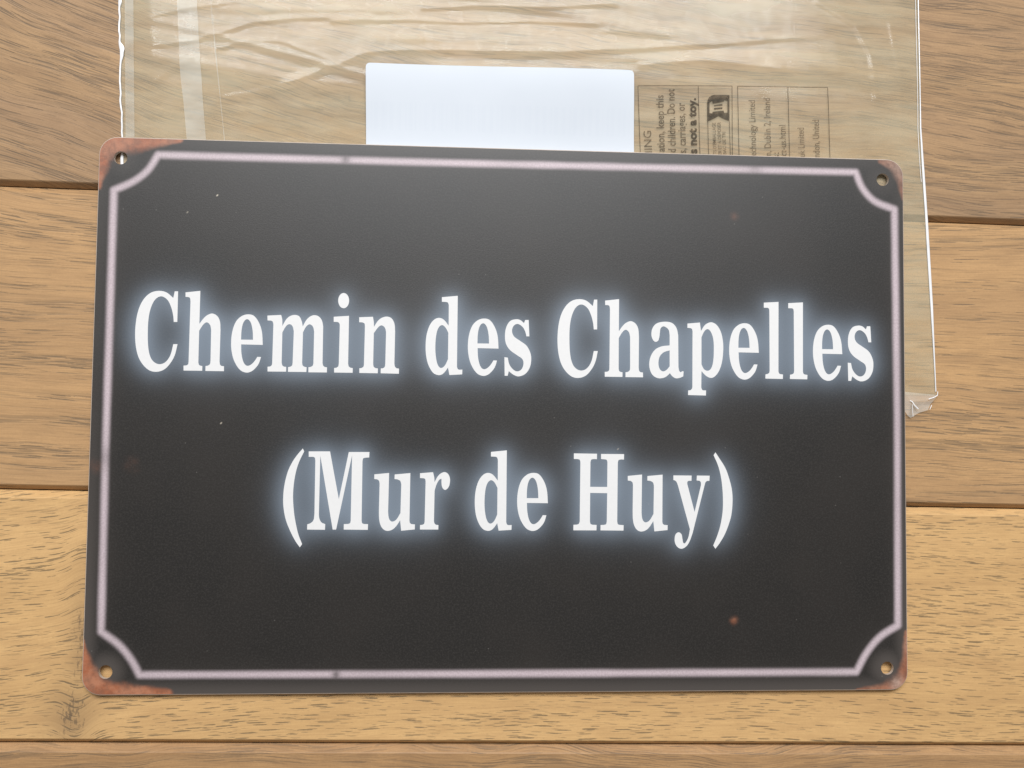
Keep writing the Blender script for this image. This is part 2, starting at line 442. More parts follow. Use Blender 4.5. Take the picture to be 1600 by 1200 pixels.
def smooth_loop(pts, n=7):
    """corner points stay sharp; Catmull-Rom through the smooth ones"""
    P = [np.array(p[:2], float) for p in pts]
    sm = [len(p) > 2 for p in pts]
    N = len(P)
    out = []
    for i in range(N):
        j = (i + 1) % N
        out.append(P[i])
        if not sm[i] and not sm[j]:
            continue
        p0 = P[i - 1] if sm[i] else 2 * P[i] - P[j]
        p3 = P[(j + 1) % N] if sm[j] else 2 * P[j] - P[i]
        L = np.linalg.norm(P[j] - P[i])
        m1 = (P[j] - p0)
        m2 = (p3 - P[i])
        m1 = m1 / (np.linalg.norm(m1) + 1e-9) * L
        m2 = m2 / (np.linalg.norm(m2) + 1e-9) * L
        for s in range(1, n):
            t = s / n
            h00 = 2 * t ** 3 - 3 * t ** 2 + 1
            h10 = t ** 3 - 2 * t ** 2 + t
            h01 = -2 * t ** 3 + 3 * t ** 2
            h11 = t ** 3 - t ** 2
            out.append(h00 * P[i] + h10 * m1 + h01 * P[j] + h11 * m2)
    return np.array(out)


def inside(px, py, loops):
    """even-odd test of arrays of points against closed loops"""
    r = np.zeros(px.shape, bool)
    for lp in loops:
        x0, y0 = lp[:, 0], lp[:, 1]
        x1, y1 = np.roll(x0, -1), np.roll(y0, -1)
        for a, b, c, d in zip(x0, y0, x1, y1):
            if b == d:
                continue
            cr = (b > py) != (d > py)
            xi = (c - a) * (py - b) / (d - b) + a
            r ^= cr & (px < xi)
    return r


def fill(loops):
    """triangles that fill loops (even-odd)"""
    vs, es = [], []
    for lp in loops:
        o = len(vs)
        n = len(lp)
        vs += [Vector((p[0] * 1000, p[1] * 1000)) for p in lp]
        es += [(o + i, o + (i + 1) % n) for i in range(n)]
    V, _, T, _, _, _ = delaunay_2d_cdt(vs, es, [], 0, 1e-7)
    V = np.array([(v.x, v.y) for v in V]) / 1000
    T = np.array([t for t in T if len(t) == 3])
    c = V[T].mean(1)
    k = inside(c[:, 0], c[:, 1], loops)
    T = T[k]
    a = V[T[:, 1]] - V[T[:, 0]]
    b = V[T[:, 2]] - V[T[:, 0]]
    flip = (a[:, 0] * b[:, 1] - a[:, 1] * b[:, 0]) < 0
    T[flip] = T[flip][:, ::-1]
    return V, T


def slab(name, loops, z0, z1, mat, parent):
    """a thin flat piece with real edges"""
    V, T = fill(loops)
    verts = [(x, y, z1) for x, y in V]
    faces = [tuple(t) for t in T]
    for lp in loops:
        o = len(verts)
        n = len(lp)
        verts += [(x, y, z1) for x, y in lp] + [(x, y, z0) for x, y in lp]
        faces += [(o + i, o + n + i, o + n + (i + 1) % n, o + (i + 1) % n) for i in range(n)]
    return mesh_obj(name, verts, faces, mat, parent)


glyph_loops = {}
for ch, (ox, oy, s, loops) in G.items():
    L = []
    for lp in loops:
        p = smooth_loop(lp)
        L.append(at(ox + p[:, 0] / s, oy + p[:, 1] / s, SIGN_TOP)[:, :2])
    glyph_loops[ch] = L
placed = []
for ch, mv in WORDS:
    d = np.zeros(2)
    if mv:
        d = (at(*mv[0], SIGN_TOP) - at(*mv[1], SIGN_TOP))[:2]
    placed.append((ch, [lp + d for lp in glyph_loops[ch]]))

# ------------------------------------------------------------------ sign materials
k = NT('printed_sign_face')
P_ = k.obj()
hal, bor, rus, edg, spk = (k.attr(a) for a in ('halo', 'border', 'rust', 'rim', 'speck'))
grain = k.noise(P_, 1500, 2, 0.7)
cloud = k.noise(P_, 22, 3, 0.55)
base = k.mix(k.step(cloud, 0.35, 0.7), (0.0065, 0.0054, 0.0050), (0.0125, 0.0098, 0.0084))
base = k.mix(k.step(grain, 0.4, 0.72), base, (0.021, 0.0185, 0.017))
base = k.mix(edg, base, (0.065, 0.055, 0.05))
rn = k.noise(P_, 160, 4, 0.65)
rcol = k.mix(k.step(rn, 0.35, 0.65), (0.34, 0.108, 0.048), (0.43, 0.18, 0.10))
rcol = k.mix(k.attr('pale'), rcol, (0.58, 0.40, 0.32))
rmot = k.step(k.math('ADD', rus, k.math('MULTIPLY', k.math('SUBTRACT', k.noise(P_, 420, 4, 0.7), 0.5), k.math('MULTIPLY', k.step(rus, 0.0, 0.3), 0.45))), 0.06, 1.0)
base = k.mix(rmot, base, k.mix(k.math('MULTIPLY', k.step(k.noise(P_, 330, 3, 0.6), 0.42, 0.7), 0.55), rcol, (0.17, 0.075, 0.045)))
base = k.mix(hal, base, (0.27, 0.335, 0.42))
base = k.mix(bor, base, k.mix(k.step(grain, 0.3, 0.7), (0.47, 0.385, 0.415), (0.57, 0.475, 0.51)))
base = k.mix(spk, base, (0.7, 0.62, 0.5))
dv = k.n('ShaderNodeTexVoronoi', voronoi_dimensions='2D')
k.put(dv.inputs['Vector'], P_)
dv.inputs['Scale'].default_value = 95.0
dust = k.math('MULTIPLY', k.step(dv.outputs['Distance'], 0.012, 0.03, 1, 0), k.step(k.sep(dv.outputs['Color'])[1], 0.90, 1.0))
base = k.mix(k.math('MULTIPLY', dust, 0.16), base, (0.42, 0.40, 0.37))
nb = k.bump(k.noise(P_, 2200, 2, 0.6), 0.22, 0.0001)
face_mat = k.done(k.principled(base, 0.44, nb, 0.66))

k = NT('sign_edge')
edge_mat = k.done(k.principled(k.mix(k.noise(k.obj(), 300, 2), (0.42, 0.33, 0.27), (0.62, 0.54, 0.47)), 0.45))
k = NT('white_ink')
wn = k.noise(k.obj(), 900, 2, 0.6)
ink_mat = k.done(k.principled(k.mix(wn, (0.72, 0.72, 0.725), (0.77, 0.77, 0.775)), 0.5, k.bump(wn, 0.08, 0.0001), 0.4))

# ------------------------------------------------------------------ sign plate
W2, H2, RAD = 0.15, 0.10, 0.0065


def rounded(w, h, r, n=10):
    pts = []
    for cx, cy, a0 in ((w - r, h - r, 0), (-w + r, h - r, 90), (-w + r, -h + r, 180), (w - r, -h + r, 270)):
        for i in range(n + 1):
            a = math.radians(a0 + 90 * i / n)
            pts.append((cx + r * math.cos(a), cy + r * math.sin(a)))
    return np.array(pts)


hole_c = [at(*p, SIGN_TOP)[:2] for p in ((188.5, 246.5), (1379.2, 280.6), (1386.4, 1044), (164.7, 1050))]
HR = 0.0024
circ = np.array([(math.cos(t * math.tau / 28), math.sin(t * math.tau / 28)) for t in range(28)])
outline = rounded(W2, H2, RAD)
holes = [circ * HR + c for c in hole_c]
CH = 0.00028
outline_face = rounded(W2 - CH, H2 - CH, RAD - CH)

sign = thing('metal_sign', 'black street name sign with white lettering and rusty-looking corners lying on the floor', 'sign',
             (0, 0, SIGN_BOTTOM))
OFF = np.array((0, 0, -SIGN_BOTTOM))

# plate body: bottom, rim and hole walls
V, T = fill([outline] + holes)
verts = [(x, y, 0.0) for x, y in V]
faces = [tuple(t[::-1]) for t in T]
top_z = SIGN_TOP - SIGN_BOTTOM
for lp in [outline] + holes:
    rings = [(lp, 0.0), (lp, top_z)] if lp is not outline else [(lp, 0.0), (lp, top_z - 0.0002), (outline_face, top_z)]
    n = len(lp)
    for (ra, za), (rb, zb) in zip(rings[:-1], rings[1:]):
        o = len(verts)
        verts += [(x, y, zb) for x, y in rb] + [(x, y, za) for x, y in ra]
        faces += [(o + i, o + n + i, o + n + (i + 1) % n, o + (i + 1) % n) for i in range(n)]
mesh_obj('plate', verts, faces, edge_mat, sign)

# printed face: fine grid inside, stitched to the outline and the hole rims
GS = 0.0005
nx, ny = int(2 * W2 / GS) + 1, int(2 * H2 / GS) + 1
gx = np.linspace(-W2, W2, nx)
gy = np.linspace(-H2, H2, ny)
X, Y = np.meshgrid(gx, gy, indexing='ij')


def sdf_plate(x, y):
    qx, qy = np.abs(x) - W2 + RAD, np.abs(y) - H2 + RAD
    d = np.hypot(np.maximum(qx, 0), np.maximum(qy, 0)) + np.minimum(np.maximum(qx, qy), 0) - RAD + CH
    for c in hole_c:
        d = np.maximum(d, HR - np.hypot(x - c[0], y - c[1]))
    return d


ok = sdf_plate(X, Y) < -GS * 0.45
cell = ok[:-1, :-1] & ok[1:, :-1] & ok[1:, 1:] & ok[:-1, 1:]
use = np.zeros_like(ok)
for a in (0, 1):
    for b in (0, 1):
        use[a:nx - 1 + a, b:ny - 1 + b] |= cell
idx = -np.ones(ok.shape, int)
idx[use] = np.arange(use.sum())
fv = [np.stack([X[use], Y[use]], 1)]
ci, cj = np.nonzero(cell)
quads = np.stack([idx[ci, cj], idx[ci + 1, cj], idx[ci + 1, cj + 1], idx[ci, cj + 1]], 1)
pc = np.pad(cell, 1)
bes = []                                                  # border edges of the kept cells
for i, j in zip(ci, cj):
    if not pc[i + 1, j]:
        bes.append((idx[i, j], idx[i + 1, j]))
    if not pc[i + 1, j + 2]:
        bes.append((idx[i, j + 1], idx[i + 1, j + 1]))
    if not pc[i, j + 1]:
        bes.append((idx[i, j], idx[i, j + 1]))
    if not pc[i + 2, j + 1]:
        bes.append((idx[i + 1, j], idx[i + 1, j + 1]))
ids = sorted({v for e in bes for v in e})
rem = {v: n for n, v in enumerate(ids)}
cv = [Vector(fv[0][v] * 1000) for v in ids]
ce = [(rem[a], rem[b]) for a, b in bes]


def dense(lp, step):
    out = []
    for i in range(len(lp)):
        a, b = lp[i], lp[(i + 1) % len(lp)]
        m = max(1, int(np.linalg.norm(b - a) / step))
        out += [a + (b - a) * s / m for s in range(m)]
    return np.array(out)


for lp in [dense(outline_face, GS * 1.5)] + holes:
    o = len(cv)
    cv += [Vector(p * 1000) for p in lp]
    ce += [(o + i, o + (i + 1) % len(lp)) for i in range(len(lp))]
RV_, _, RT, orig, _, _ = delaunay_2d_cdt(cv, ce, [], 0, 1e-6)
rv = np.array([(v.x, v.y) for v in RV_]) / 1000
gid = np.empty(len(rv), int)
extra = []
for i, og in enumerate(orig):
    old = [q for q in og if q < len(ids)]
    if old:
        gid[i] = ids[old[0]]
    else:
        gid[i] = len(fv[0]) + len(extra)
        extra.append(rv[i])
tris = []
for t in RT:
    c = rv[list(t)].mean(0)
    if sdf_plate(c[0], c[1]) > 1e-6:
        continue
    i = int((c[0] + W2) / (gx[1] - gx[0]))
    j = int((c[1] + H2) / (gy[1] - gy[0]))
    if 0 <= i < nx - 1 and 0 <= j < ny - 1 and cell[i, j]:
        continue
    a, b, d = rv[list(t)]
    tt = [gid[q] for q in t]
    if (b - a)[0] * (d - a)[1] - (b - a)[1] * (d - a)[0] < 0:
        tt = tt[::-1]
    tris.append(tuple(tt))
FV = np.concatenate([fv[0], np.array(extra)])
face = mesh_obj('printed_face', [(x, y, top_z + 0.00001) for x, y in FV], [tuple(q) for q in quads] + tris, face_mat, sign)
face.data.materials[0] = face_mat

# --- print colours, and a blue-grey halo round the letters: attributes on the face
fx, fy = FV[:, 0], FV[:, 1]
RS = 0.0004
rxs = np.arange(-0.16, 0.16, RS)
rys = np.arange(-0.11, 0.11, RS)
RX, RY = np.meshgrid(rxs, rys, indexing='ij')
cov = np.zeros(RX.shape)
for ch, loops in placed:
    a = np.concatenate(loops)
    i0, i1 = np.searchsorted(rxs, (a[:, 0].min() - RS, a[:, 0].max() + RS))
    j0, j1 = np.searchsorted(rys, (a[:, 1].min() - RS, a[:, 1].max() + RS))
    cov[i0:i1, j0:j1] = np.maximum(cov[i0:i1, j0:j1], inside(RX[i0:i1, j0:j1], RY[i0:i1, j0:j1], loops))


def blur(a, sigma):
    kx = np.fft.fftfreq(a.shape[0], RS)
    ky = np.fft.rfftfreq(a.shape[1], RS)
    f = np.exp(-2 * (math.pi * sigma) ** 2 * (kx[:, None] ** 2 + ky[None] ** 2))
    return np.fft.irfft2(np.fft.rfft2(a) * f, a.shape)


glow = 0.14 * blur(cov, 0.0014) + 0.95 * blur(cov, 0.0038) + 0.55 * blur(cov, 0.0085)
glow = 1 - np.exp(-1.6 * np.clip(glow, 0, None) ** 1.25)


def sample(a, x, y):
    u = (x - rxs[0]) / RS
    v = (y - rys[0]) / RS
    i = np.clip(u.astype(int), 0, a.shape[0] - 2)
    j = np.clip(v.astype(int), 0, a.shape[1] - 2)
    u, v = u - i, v - j
    return (a[i, j] * (1 - u) * (1 - v) + a[i + 1, j] * u * (1 - v) + a[i, j + 1] * (1 - u) * v + a[i + 1, j + 1] * u * v)


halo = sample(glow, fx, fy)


def seg_dist(x, y, pts, closed=True):
    d = np.full(x.shape, 9.0)
    n = len(pts)
    for i in range(n if closed else n - 1):
        a, b = pts[i], pts[(i + 1) % n]
        ab = b - a
        t = np.clip(((x - a[0]) * ab[0] + (y - a[1]) * ab[1]) / (ab @ ab + 1e-15), 0, 1)
        d = np.minimum(d, np.hypot(x - a[0] - t * ab[0], y - a[1] - t * ab[1]))
    return d


bpx = [(247, 242), (700, 254.5), (1337, 269), (1347, 293, 1), (1366, 314, 1), (1397.5, 327), (1402, 650), (1403, 977), (1375, 995, 1),
       (1354, 1020, 1), (1338, 1049.8), (700, 1053), (218, 1054.5), (205, 1031, 1), (186, 1008, 1), (158, 987), (165, 700), (178, 297),
       (209, 283, 1), (231, 266, 1)]
bl = smooth_loop([(*at(p[0], p[1], SIGN_TOP)[:2], *p[2:]) for p in bpx], 5)
bd = seg_dist(fx, fy, bl)


def sstep(v, a, b):
    t = np.clip((v - a) / (b - a), 0, 1)
    return t * t * (3 - 2 * t)


def vnoise(x, y, s, seed):
    """cheap smooth value noise"""
    r = np.random.default_rng(seed)
    tab = r.random((64, 64))
    u, v = x * s + 1000.0, y * s + 1000.0
    i, j = np.floor(u).astype(int), np.floor(v).astype(int)
    u, v = u - i, v - j
    u, v = u * u * (3 - 2 * u), v * v * (3 - 2 * v)
    g = lambda a, b: tab[(i + a) % 64, (j + b) % 64]
    return (g(0, 0) * (1 - u) + g(1, 0) * u) * (1 - v) + (g(0, 1) * (1 - u) + g(1, 1) * u) * v


bw = 0.00102 * (0.92 + 0.16 * vnoise(fx, fy, 90, 5))
border = 1 - sstep(bd, bw - 0.0008, bw + 0.0011)
border *= 0.86 + 0.2 * vnoise(fx, fy, 60, 8)
for (bx, by, br, amt) in ((540, 249, 0.0016, 0.6), (525, 1054, 0.0014, 0.7), (165, 715, 0.004, 0.3), (1180, 264, 0.003, 0.3)):
    c = at(bx, by, SIGN_TOP)
    border *= 1 - amt * np.exp(-((fx - c[0]) ** 2 + (fy - c[1]) ** 2) / br ** 2)
border = np.clip(border, 0, 1)

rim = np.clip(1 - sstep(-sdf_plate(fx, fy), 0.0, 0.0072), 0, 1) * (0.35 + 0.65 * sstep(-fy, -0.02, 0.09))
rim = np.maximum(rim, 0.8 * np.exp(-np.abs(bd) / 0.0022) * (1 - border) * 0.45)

# rust at the corners: bands along the edge, (photo polyline, half width mm, strength)
rust = np.zeros(len(FV))
wob = vnoise(fx, fy, 170, 3) * 0.6 + vnoise(fx, fy, 420, 4) * 0.4
for pts, hw, amt in (
        ([(152, 290), (155, 250), (166, 228), (190, 217), (240, 218), (282, 219)], (0.002, 0.0042, 0.0062, 0.0058, 0.0038, 0.0012), 0.85),
        ([(1375, 252), (1398, 258), (1410, 275), (1413, 310)], (0.0012, 0.0030, 0.0034, 0.0014), 0.55),
        ([(128, 1000), (129, 1040), (134, 1065), (150, 1080), (185, 1084), (225, 1085), (262, 1085)],
         (0.001, 0.0036, 0.0062, 0.0062, 0.0042, 0.0034, 0.0026), 1.0),
        ([(1419, 990), (1419, 1025), (1416, 1060), (1402, 1074), (1375, 1079), (1340, 1080)],
         (0.0018, 0.0028, 0.0040, 0.0044, 0.0024, 0.0012), 0.75)):
    wp = [at(*p, SIGN_TOP)[:2] for p in pts]
    for i in range(len(wp) - 1):
        a, b = wp[i], wp[i + 1]
        ab = b - a
        t = np.clip(((fx - a[0]) * ab[0] + (fy - a[1]) * ab[1]) / (ab @ ab), 0, 1)
        d = np.hypot(fx - a[0] - t * ab[0], fy - a[1] - t * ab[1])
        w = (hw[i] * (1 - t) + hw[i + 1] * t) * (0.75 + 0.5 * wob)
        rust = np.maximum(rust, amt * (1 - sstep(d, w * 0.25, w * 1.4)))
for (bx, by, br, amt) in ((1148, 338, 0.0021, 0.38), (1147, 969, 0.0019, 0.46), (205, 725, 0.0045, 0.2), (400, 930, 0.002, 0.06),
                          (312, 990, 0.0018, 0.05), (1240, 770, 0.0025, 0.03), (150, 730, 0.004, 0.25), (900, 760, 0.0015, 0.03)):
    c = at(bx, by, SIGN_TOP)
    rust = np.maximum(rust, amt * np.exp(-((fx - c[0]) ** 2 + (fy - c[1]) ** 2) / br ** 2) * (0.7 + 0.6 * wob))
rust = np.clip(rust, 0, 1)
pale = np.zeros(len(FV))
for (bx, by, br, amt) in ((1400, 1066, 0.0028, 0.9), (1405, 262, 0.006, 0.75), (1418, 1010, 0.004, 0.2)):
    c = at(bx, by, SIGN_TOP)
    pale = np.maximum(pale, amt * np.exp(-((fx - c[0]) ** 2 + (fy - c[1]) ** 2) / br ** 2))
speck = np.zeros(len(FV))
for (bx, by, br, amt) in ((339, 305, 0.0005, 0.9), (346, 662, 0.0004, 0.7), (293, 331, 0.00035, 0.4), (965, 702, 0.0004, 0.4)):
    c = at(bx, by, SIGN_TOP)
    i = np.argmin((fx - c[0]) ** 2 + (fy - c[1]) ** 2)
    speck[i] = amt
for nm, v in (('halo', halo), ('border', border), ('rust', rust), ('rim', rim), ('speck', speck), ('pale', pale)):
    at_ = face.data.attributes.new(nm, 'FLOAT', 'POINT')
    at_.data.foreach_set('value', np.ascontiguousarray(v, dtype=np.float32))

NAMES = {'(': 'parenthesis', ')': 'parenthesis'}
for ch, loops in placed:
    slab(NAMES.get(ch, 'letter'), loops, top_z, top_z + 0.00007, ink_mat, sign)

# ------------------------------------------------------------------ clear plastic bag
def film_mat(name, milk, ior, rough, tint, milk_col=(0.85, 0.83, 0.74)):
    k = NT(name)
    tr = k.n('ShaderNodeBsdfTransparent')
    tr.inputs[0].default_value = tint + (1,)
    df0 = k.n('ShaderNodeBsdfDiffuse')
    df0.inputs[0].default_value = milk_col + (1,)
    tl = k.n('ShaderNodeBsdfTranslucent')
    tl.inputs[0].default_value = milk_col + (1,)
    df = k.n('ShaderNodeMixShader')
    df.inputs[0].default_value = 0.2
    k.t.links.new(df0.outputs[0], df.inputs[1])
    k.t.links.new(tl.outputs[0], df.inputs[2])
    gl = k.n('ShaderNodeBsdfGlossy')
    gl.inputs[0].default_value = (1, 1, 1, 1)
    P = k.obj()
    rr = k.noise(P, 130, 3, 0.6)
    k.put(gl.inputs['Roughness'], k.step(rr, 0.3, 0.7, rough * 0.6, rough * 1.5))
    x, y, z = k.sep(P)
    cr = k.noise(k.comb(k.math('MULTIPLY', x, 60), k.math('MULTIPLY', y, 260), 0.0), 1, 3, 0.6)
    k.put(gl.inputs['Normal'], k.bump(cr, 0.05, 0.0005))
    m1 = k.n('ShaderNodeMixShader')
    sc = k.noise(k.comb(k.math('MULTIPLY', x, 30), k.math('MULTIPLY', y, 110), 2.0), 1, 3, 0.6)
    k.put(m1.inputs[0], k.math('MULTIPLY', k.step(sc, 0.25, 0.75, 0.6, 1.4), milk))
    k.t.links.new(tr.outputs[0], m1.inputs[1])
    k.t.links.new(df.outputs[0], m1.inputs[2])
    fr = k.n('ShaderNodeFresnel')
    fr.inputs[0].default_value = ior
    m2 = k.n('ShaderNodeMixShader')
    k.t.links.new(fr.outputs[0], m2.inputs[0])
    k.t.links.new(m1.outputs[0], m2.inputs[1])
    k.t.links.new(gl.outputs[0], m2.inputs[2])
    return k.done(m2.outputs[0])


clear = film_mat('clear_film', 0.225, 1.29, 0.14, (1.0, 1.0, 0.985), (1.0, 0.93, 0.68))  # milky haze; its yellow is a warm reflection put into the colour
clear_back = film_mat('clear_film_back', 0.02, 1.12, 0.2, (1.0, 1.0, 0.99))
seal = film_mat('sealed_film', 0.26, 1.22, 0.2, (1.0, 1.0, 0.98), (1.0, 0.99, 0.93))
k = NT('film_edge')
edge_film = k.done(k.principled(k.mix(k.noise(k.obj(), 200, 2), (0.72, 0.72, 0.74), (0.95, 0.95, 0.96)), 0.22, None, 0.8))

bag = thing('plastic_bag', 'clear crinkled plastic bag with white sticker and printed warnings lying under the black sign', 'plastic bag')

TOP = -330
Lpx = [(186, TOP), (187, 0), (188.5, 110), (190, 215), (190.5, 420), (192, 640)]
Rpx = [(1430, TOP), (1434, 0), (1438, 200), (1448, 345), (1456, 480), (1462, 619)]
LW = np.array([at(*p)[:2] for p in Lpx])
RW = np.array([at(*p)[:2] for p in Rpx])
y_top = LW[0, 1]
y_bot = at(1460, 618)[1]


def edge_x(tab, y):
    return np.interp(-y, -tab[:, 1], tab[:, 0])


# creases: (slope, offset y at x=0, half width, height, bow)
creases = []
for i in range(46):
    creases.append((rng.normal(0.03, 0.09), rng.uniform(y_bot, y_top), rng.uniform(0.0010, 0.0035), rng.uniform(0.04, 0.26) * 1e-3,
                    rng.normal(0, 0.35), rng.uniform(-0.15, 0.15), rng.uniform(0.05, 0.14)))
folds = []                              # folds that show in the photograph: (points, half width, height)
for pts, w, h in (([(200, 78), (300, 66), (345, 53), (400, 36), (460, 31), (580, 30)], 0.0011, 0.00045),
                  ([(200, 36), (300, 14), (380, 3), (600, 3)], 0.0009, 0.00035),
                  ([(345, 76), (400, 65), (440, 66), (520, 97)], 0.0012, 0.0003),
                  ([(352, 155), (430, 141), (500, 113), (580, 84)], 0.0022, 0.0006),
                  ([(200, 168), (245, 125), (300, 90)], 0.0016, 0.0004),
                  ([(548, 88), (600, 82), (720, 79), (860, 82)], 0.0009, 0.00035),
                  ([(520, 36), (640, 34), (720, 37), (830, 35), (930, 40)], 0.0011, 0.0006),
                  ([(660, 16), (740, 12), (830, 14), (960, 9)], 0.0010, 0.0006),
                  ([(1275, 5), (1335, 42), (1360, 90), (1368, 160)], 0.0018, 0.0005),
                  ([(1390, 40), (1405, 120), (1408, 230)], 0.0016, 0.0004),
                  ([(1000, 105), (1100, 95), (1220, 110)], 0.0016, 0.0003),
                  ([(560, -40), (900, -60), (1200, -30)], 0.002, 0.0008), ([(260, -90), (700, -140), (1300, -110)], 0.002, 0.0008)):
    folds.append((np.array([at(*p)[:2] for p in pts]), w * 0.6, h * 0.38))


def poly_dist(x, y, pts):
    d = np.full(x.shape, 9.0)
    for a, b in zip(pts[:-1], pts[1:]):
        ab = b - a
        t = np.clip(((x - a[0]) * ab[0] + (y - a[1]) * ab[1]) / (ab @ ab), 0, 1)
        d = np.minimum(d, np.hypot(x - a[0] - t * ab[0], y - a[1] - t * ab[1]))
    return d


def film_h(x, y):
    """height of the bag's upper film over the floor"""
    x = np.asarray(x, float)
    y = np.asarray(y, float)
    h = np.zeros(x.shape)
    for sl, y0, w, A, bow, xc, xw in creases:
        d = y - y0 - sl * x - bow * (x - xc) ** 2
        e = np.exp(-(d / w) ** 2) - 0.45 * np.exp(-((d + 2.2 * w) / (1.4 * w)) ** 2)
        h += A * e * np.exp(-((x - xc) / xw) ** 2)
    for pts, w, A in folds:
        h += A * np.exp(-(poly_dist(x, y, pts) / w) ** 2)
    h += 0.0011 * (vnoise(x, y, 18, 21) - 0.3) + 0.00025 * (vnoise(x, y, 55, 22) - 0.4)
    h = np.maximum(h + 0.0006, 0.0) 
    # pressed flat towards the sign and the side folds
    up = sstep(y - H2, -0.001, 0.035)
    side = np.minimum(x - edge_x(LW, y), edge_x(RW, y) - x)
    sd = sstep(side, 0.0, 0.012)
    return 0.00035 + h * (0.06 + 0.94 * up) * (0.15 + 0.85 * sd)


NU, NV = 380, 280
ys = np.linspace(y_top, y_bot, NV)
U = np.linspace(0, 1, NU)
xl, xr = edge_x(LW, ys), edge_x(RW, ys)
# the left side fold is crinkled
jit = 0.00055 * (vnoise(ys, ys * 0, 130, 31) - 0.5) + 0.0004 * (vnoise(ys, ys * 0, 420, 32) - 0.5)
xl = xl + jit
FX = xl[:, None] + (xr - xl)[:, None] * U[None]
FY = np.repeat(ys[:, None], NU, 1)
FZ = film_h(FX, FY)


def grid_faces(nv, nu):
    i, j = np.meshgrid(np.arange(nv - 1), np.arange(nu - 1), indexing='ij')
    a = (i * nu + j).ravel()
    return np.stack([a, a + nu, a + nu + 1, a + 1], 1)


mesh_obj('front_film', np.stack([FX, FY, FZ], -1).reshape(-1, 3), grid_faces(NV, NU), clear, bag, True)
bv = [(xl[0], y_top, 0.00012), (xr[0], y_top, 0.00012)]
bx = np.stack([np.stack([xl, ys, np.full(NV, 0.00012)], 1), np.stack([xr, ys, np.full(NV, 0.00012)], 1)], 1).reshape(-1, 3)
mesh_obj('back_film', bx, grid_faces(NV, 2), clear_back, bag)


def ribbon(name, cx, cy, halfw, mat, lift, tilt=None, parent=None, rise=0.0):
    """a strip that follows the film; halfw may vary along it"""
    n = len(cx)
    tx, ty = np.gradient(cx), np.gradient(cy)
    L = np.hypot(tx, ty)
    nxv, nyv = -ty / L, tx / L
    rows = []
    for s, up in ((-1, 0.0), (0.0, rise), (1, 0.0)):
        x = cx + nxv * halfw * s
        y = cy + nyv * halfw * s
        z = film_h(x, y) + lift + up
        if tilt is not None:
            z = z + tilt * s
        rows.append(np.stack([x, y, z], 1))
    v = np.stack(rows, 1).reshape(-1, 3)
    return mesh_obj(name, v, grid_faces(n, 3), mat, parent or bag, True)


# folded side edges: thin bright creased strips
yl = np.linspace(y_top, at(190, 262)[1], 420)
xl2 = np.interp(-yl, -ys, xl)
hw = 0.00032 + 0.00055 * sstep(vnoise(yl, yl * 0, 150, 41), 0.55, 0.9) * (0.3 + vnoise(yl, yl * 0, 500, 42)) \
    + 0.0008 * sstep(yl, at(190, 95)[1], at(190, 0)[1]) * sstep(vnoise(yl, yl * 0, 95, 43), 0.5, 0.85)
ribbon('side_fold', xl2 + hw * 0.7, yl, hw, edge_film, 0.00012, None, None, 0.0004)
yr = np.linspace(y_top, at(1462, 612)[1], 520)
xr2 = edge_x(RW, yr)
hw = 0.00022 + 0.00026 * sstep(-yr, -at(1440, 150)[1], -at(1445, 300)[1]) * (0.75 + 0.5 * vnoise(yr, yr * 0, 60, 44))
hw = hw * (1 - 0.6 * sstep(-yr, -at(1455, 480)[1], -at(1462, 600)[1]))
ribbon('side_fold', xr2 - hw * 0.6, yr, hw, edge_film, 0.00012, None, None, 0.0003)
# second, fainter fold line just inside the right edge
ribbon('fold_line', xr2[:330] - 0.0009 - 0.0006 * vnoise(yr[:330], yr[:330] * 0, 40, 45), yr[:330], np.full(330, 0.00009), edge_film, 0.0001)

# long back seal on the left: milky strip, and the edge of its flap
def line_px(pts, n):
    p = np.array([at(*q)[:2] for q in pts])
    t = np.linspace(0, 1, len(p))
    s = np.linspace(0, 1, n)
    return np.interp(s, t, p[:, 0]), np.interp(s, t, p[:, 1])


cx, cy = line_px([(290, TOP), (294, 0), (299, 110), (308, 225)], 160)
ribbon('seal_strip', cx, cy, 0.0034 + 0.0004 * vnoise(cy, cy * 0, 80, 51), seal, 0.00014)
cx, cy = line_px([(322, TOP), (331, 0), (341, 110), (352, 225)], 160)
ribbon('flap_edge', cx, cy, np.full(160, 0.00013), seal, 0.0002)
cx, cy = line_px([(296, TOP), (300, 0), (301, 80)], 120)
ribbon('flap_edge', cx, cy, np.full(120, 0.00016), seal, 0.00022)
cx, cy = line_px([(200, TOP), (203, 0), (204, 215)], 120)
ribbon('seal_strip', cx, cy, np.full(120, 0.0016), seal, 0.00012)

# crumpled lower corner of the bag that peeks out beside the sign
cp = [(1412, 612), (1462, 617), (1461, 622), (1453, 632), (1449, 641), (1436, 645), (1423, 653), (1418, 650), (1412, 640),
      (1422, 627), (1431, 637), (1446, 626), (1440, 633)]
cz = [0.5, 0.9, 1.6, 1.0, 1.4, 0.6, 0.4, 1.3, 0.6, 2.3, 0.9, 2.0, 1.5]
cvs = [tuple(at(*p, 0.0005)[:2]) + (0.0002 + z * 0.0005,) for p, z in zip(cp, cz)]
cvs = [(x, y, min(z, 0.0009) if x < W2 else z) for x, y, z in cvs]
cfs = [(0, 9, 11), (0, 11, 1), (1, 11, 2), (2, 11, 3), (11, 12, 3), (3, 12, 4), (4, 12, 10), (4, 10, 5), (5, 10, 6), (6, 10, 9),
       (6, 9, 7), (7, 9, 8), (8, 9, 0), (9, 10, 11), (10, 12, 11)]
mesh_obj('crumpled_corner', cvs, cfs, seal, bag)
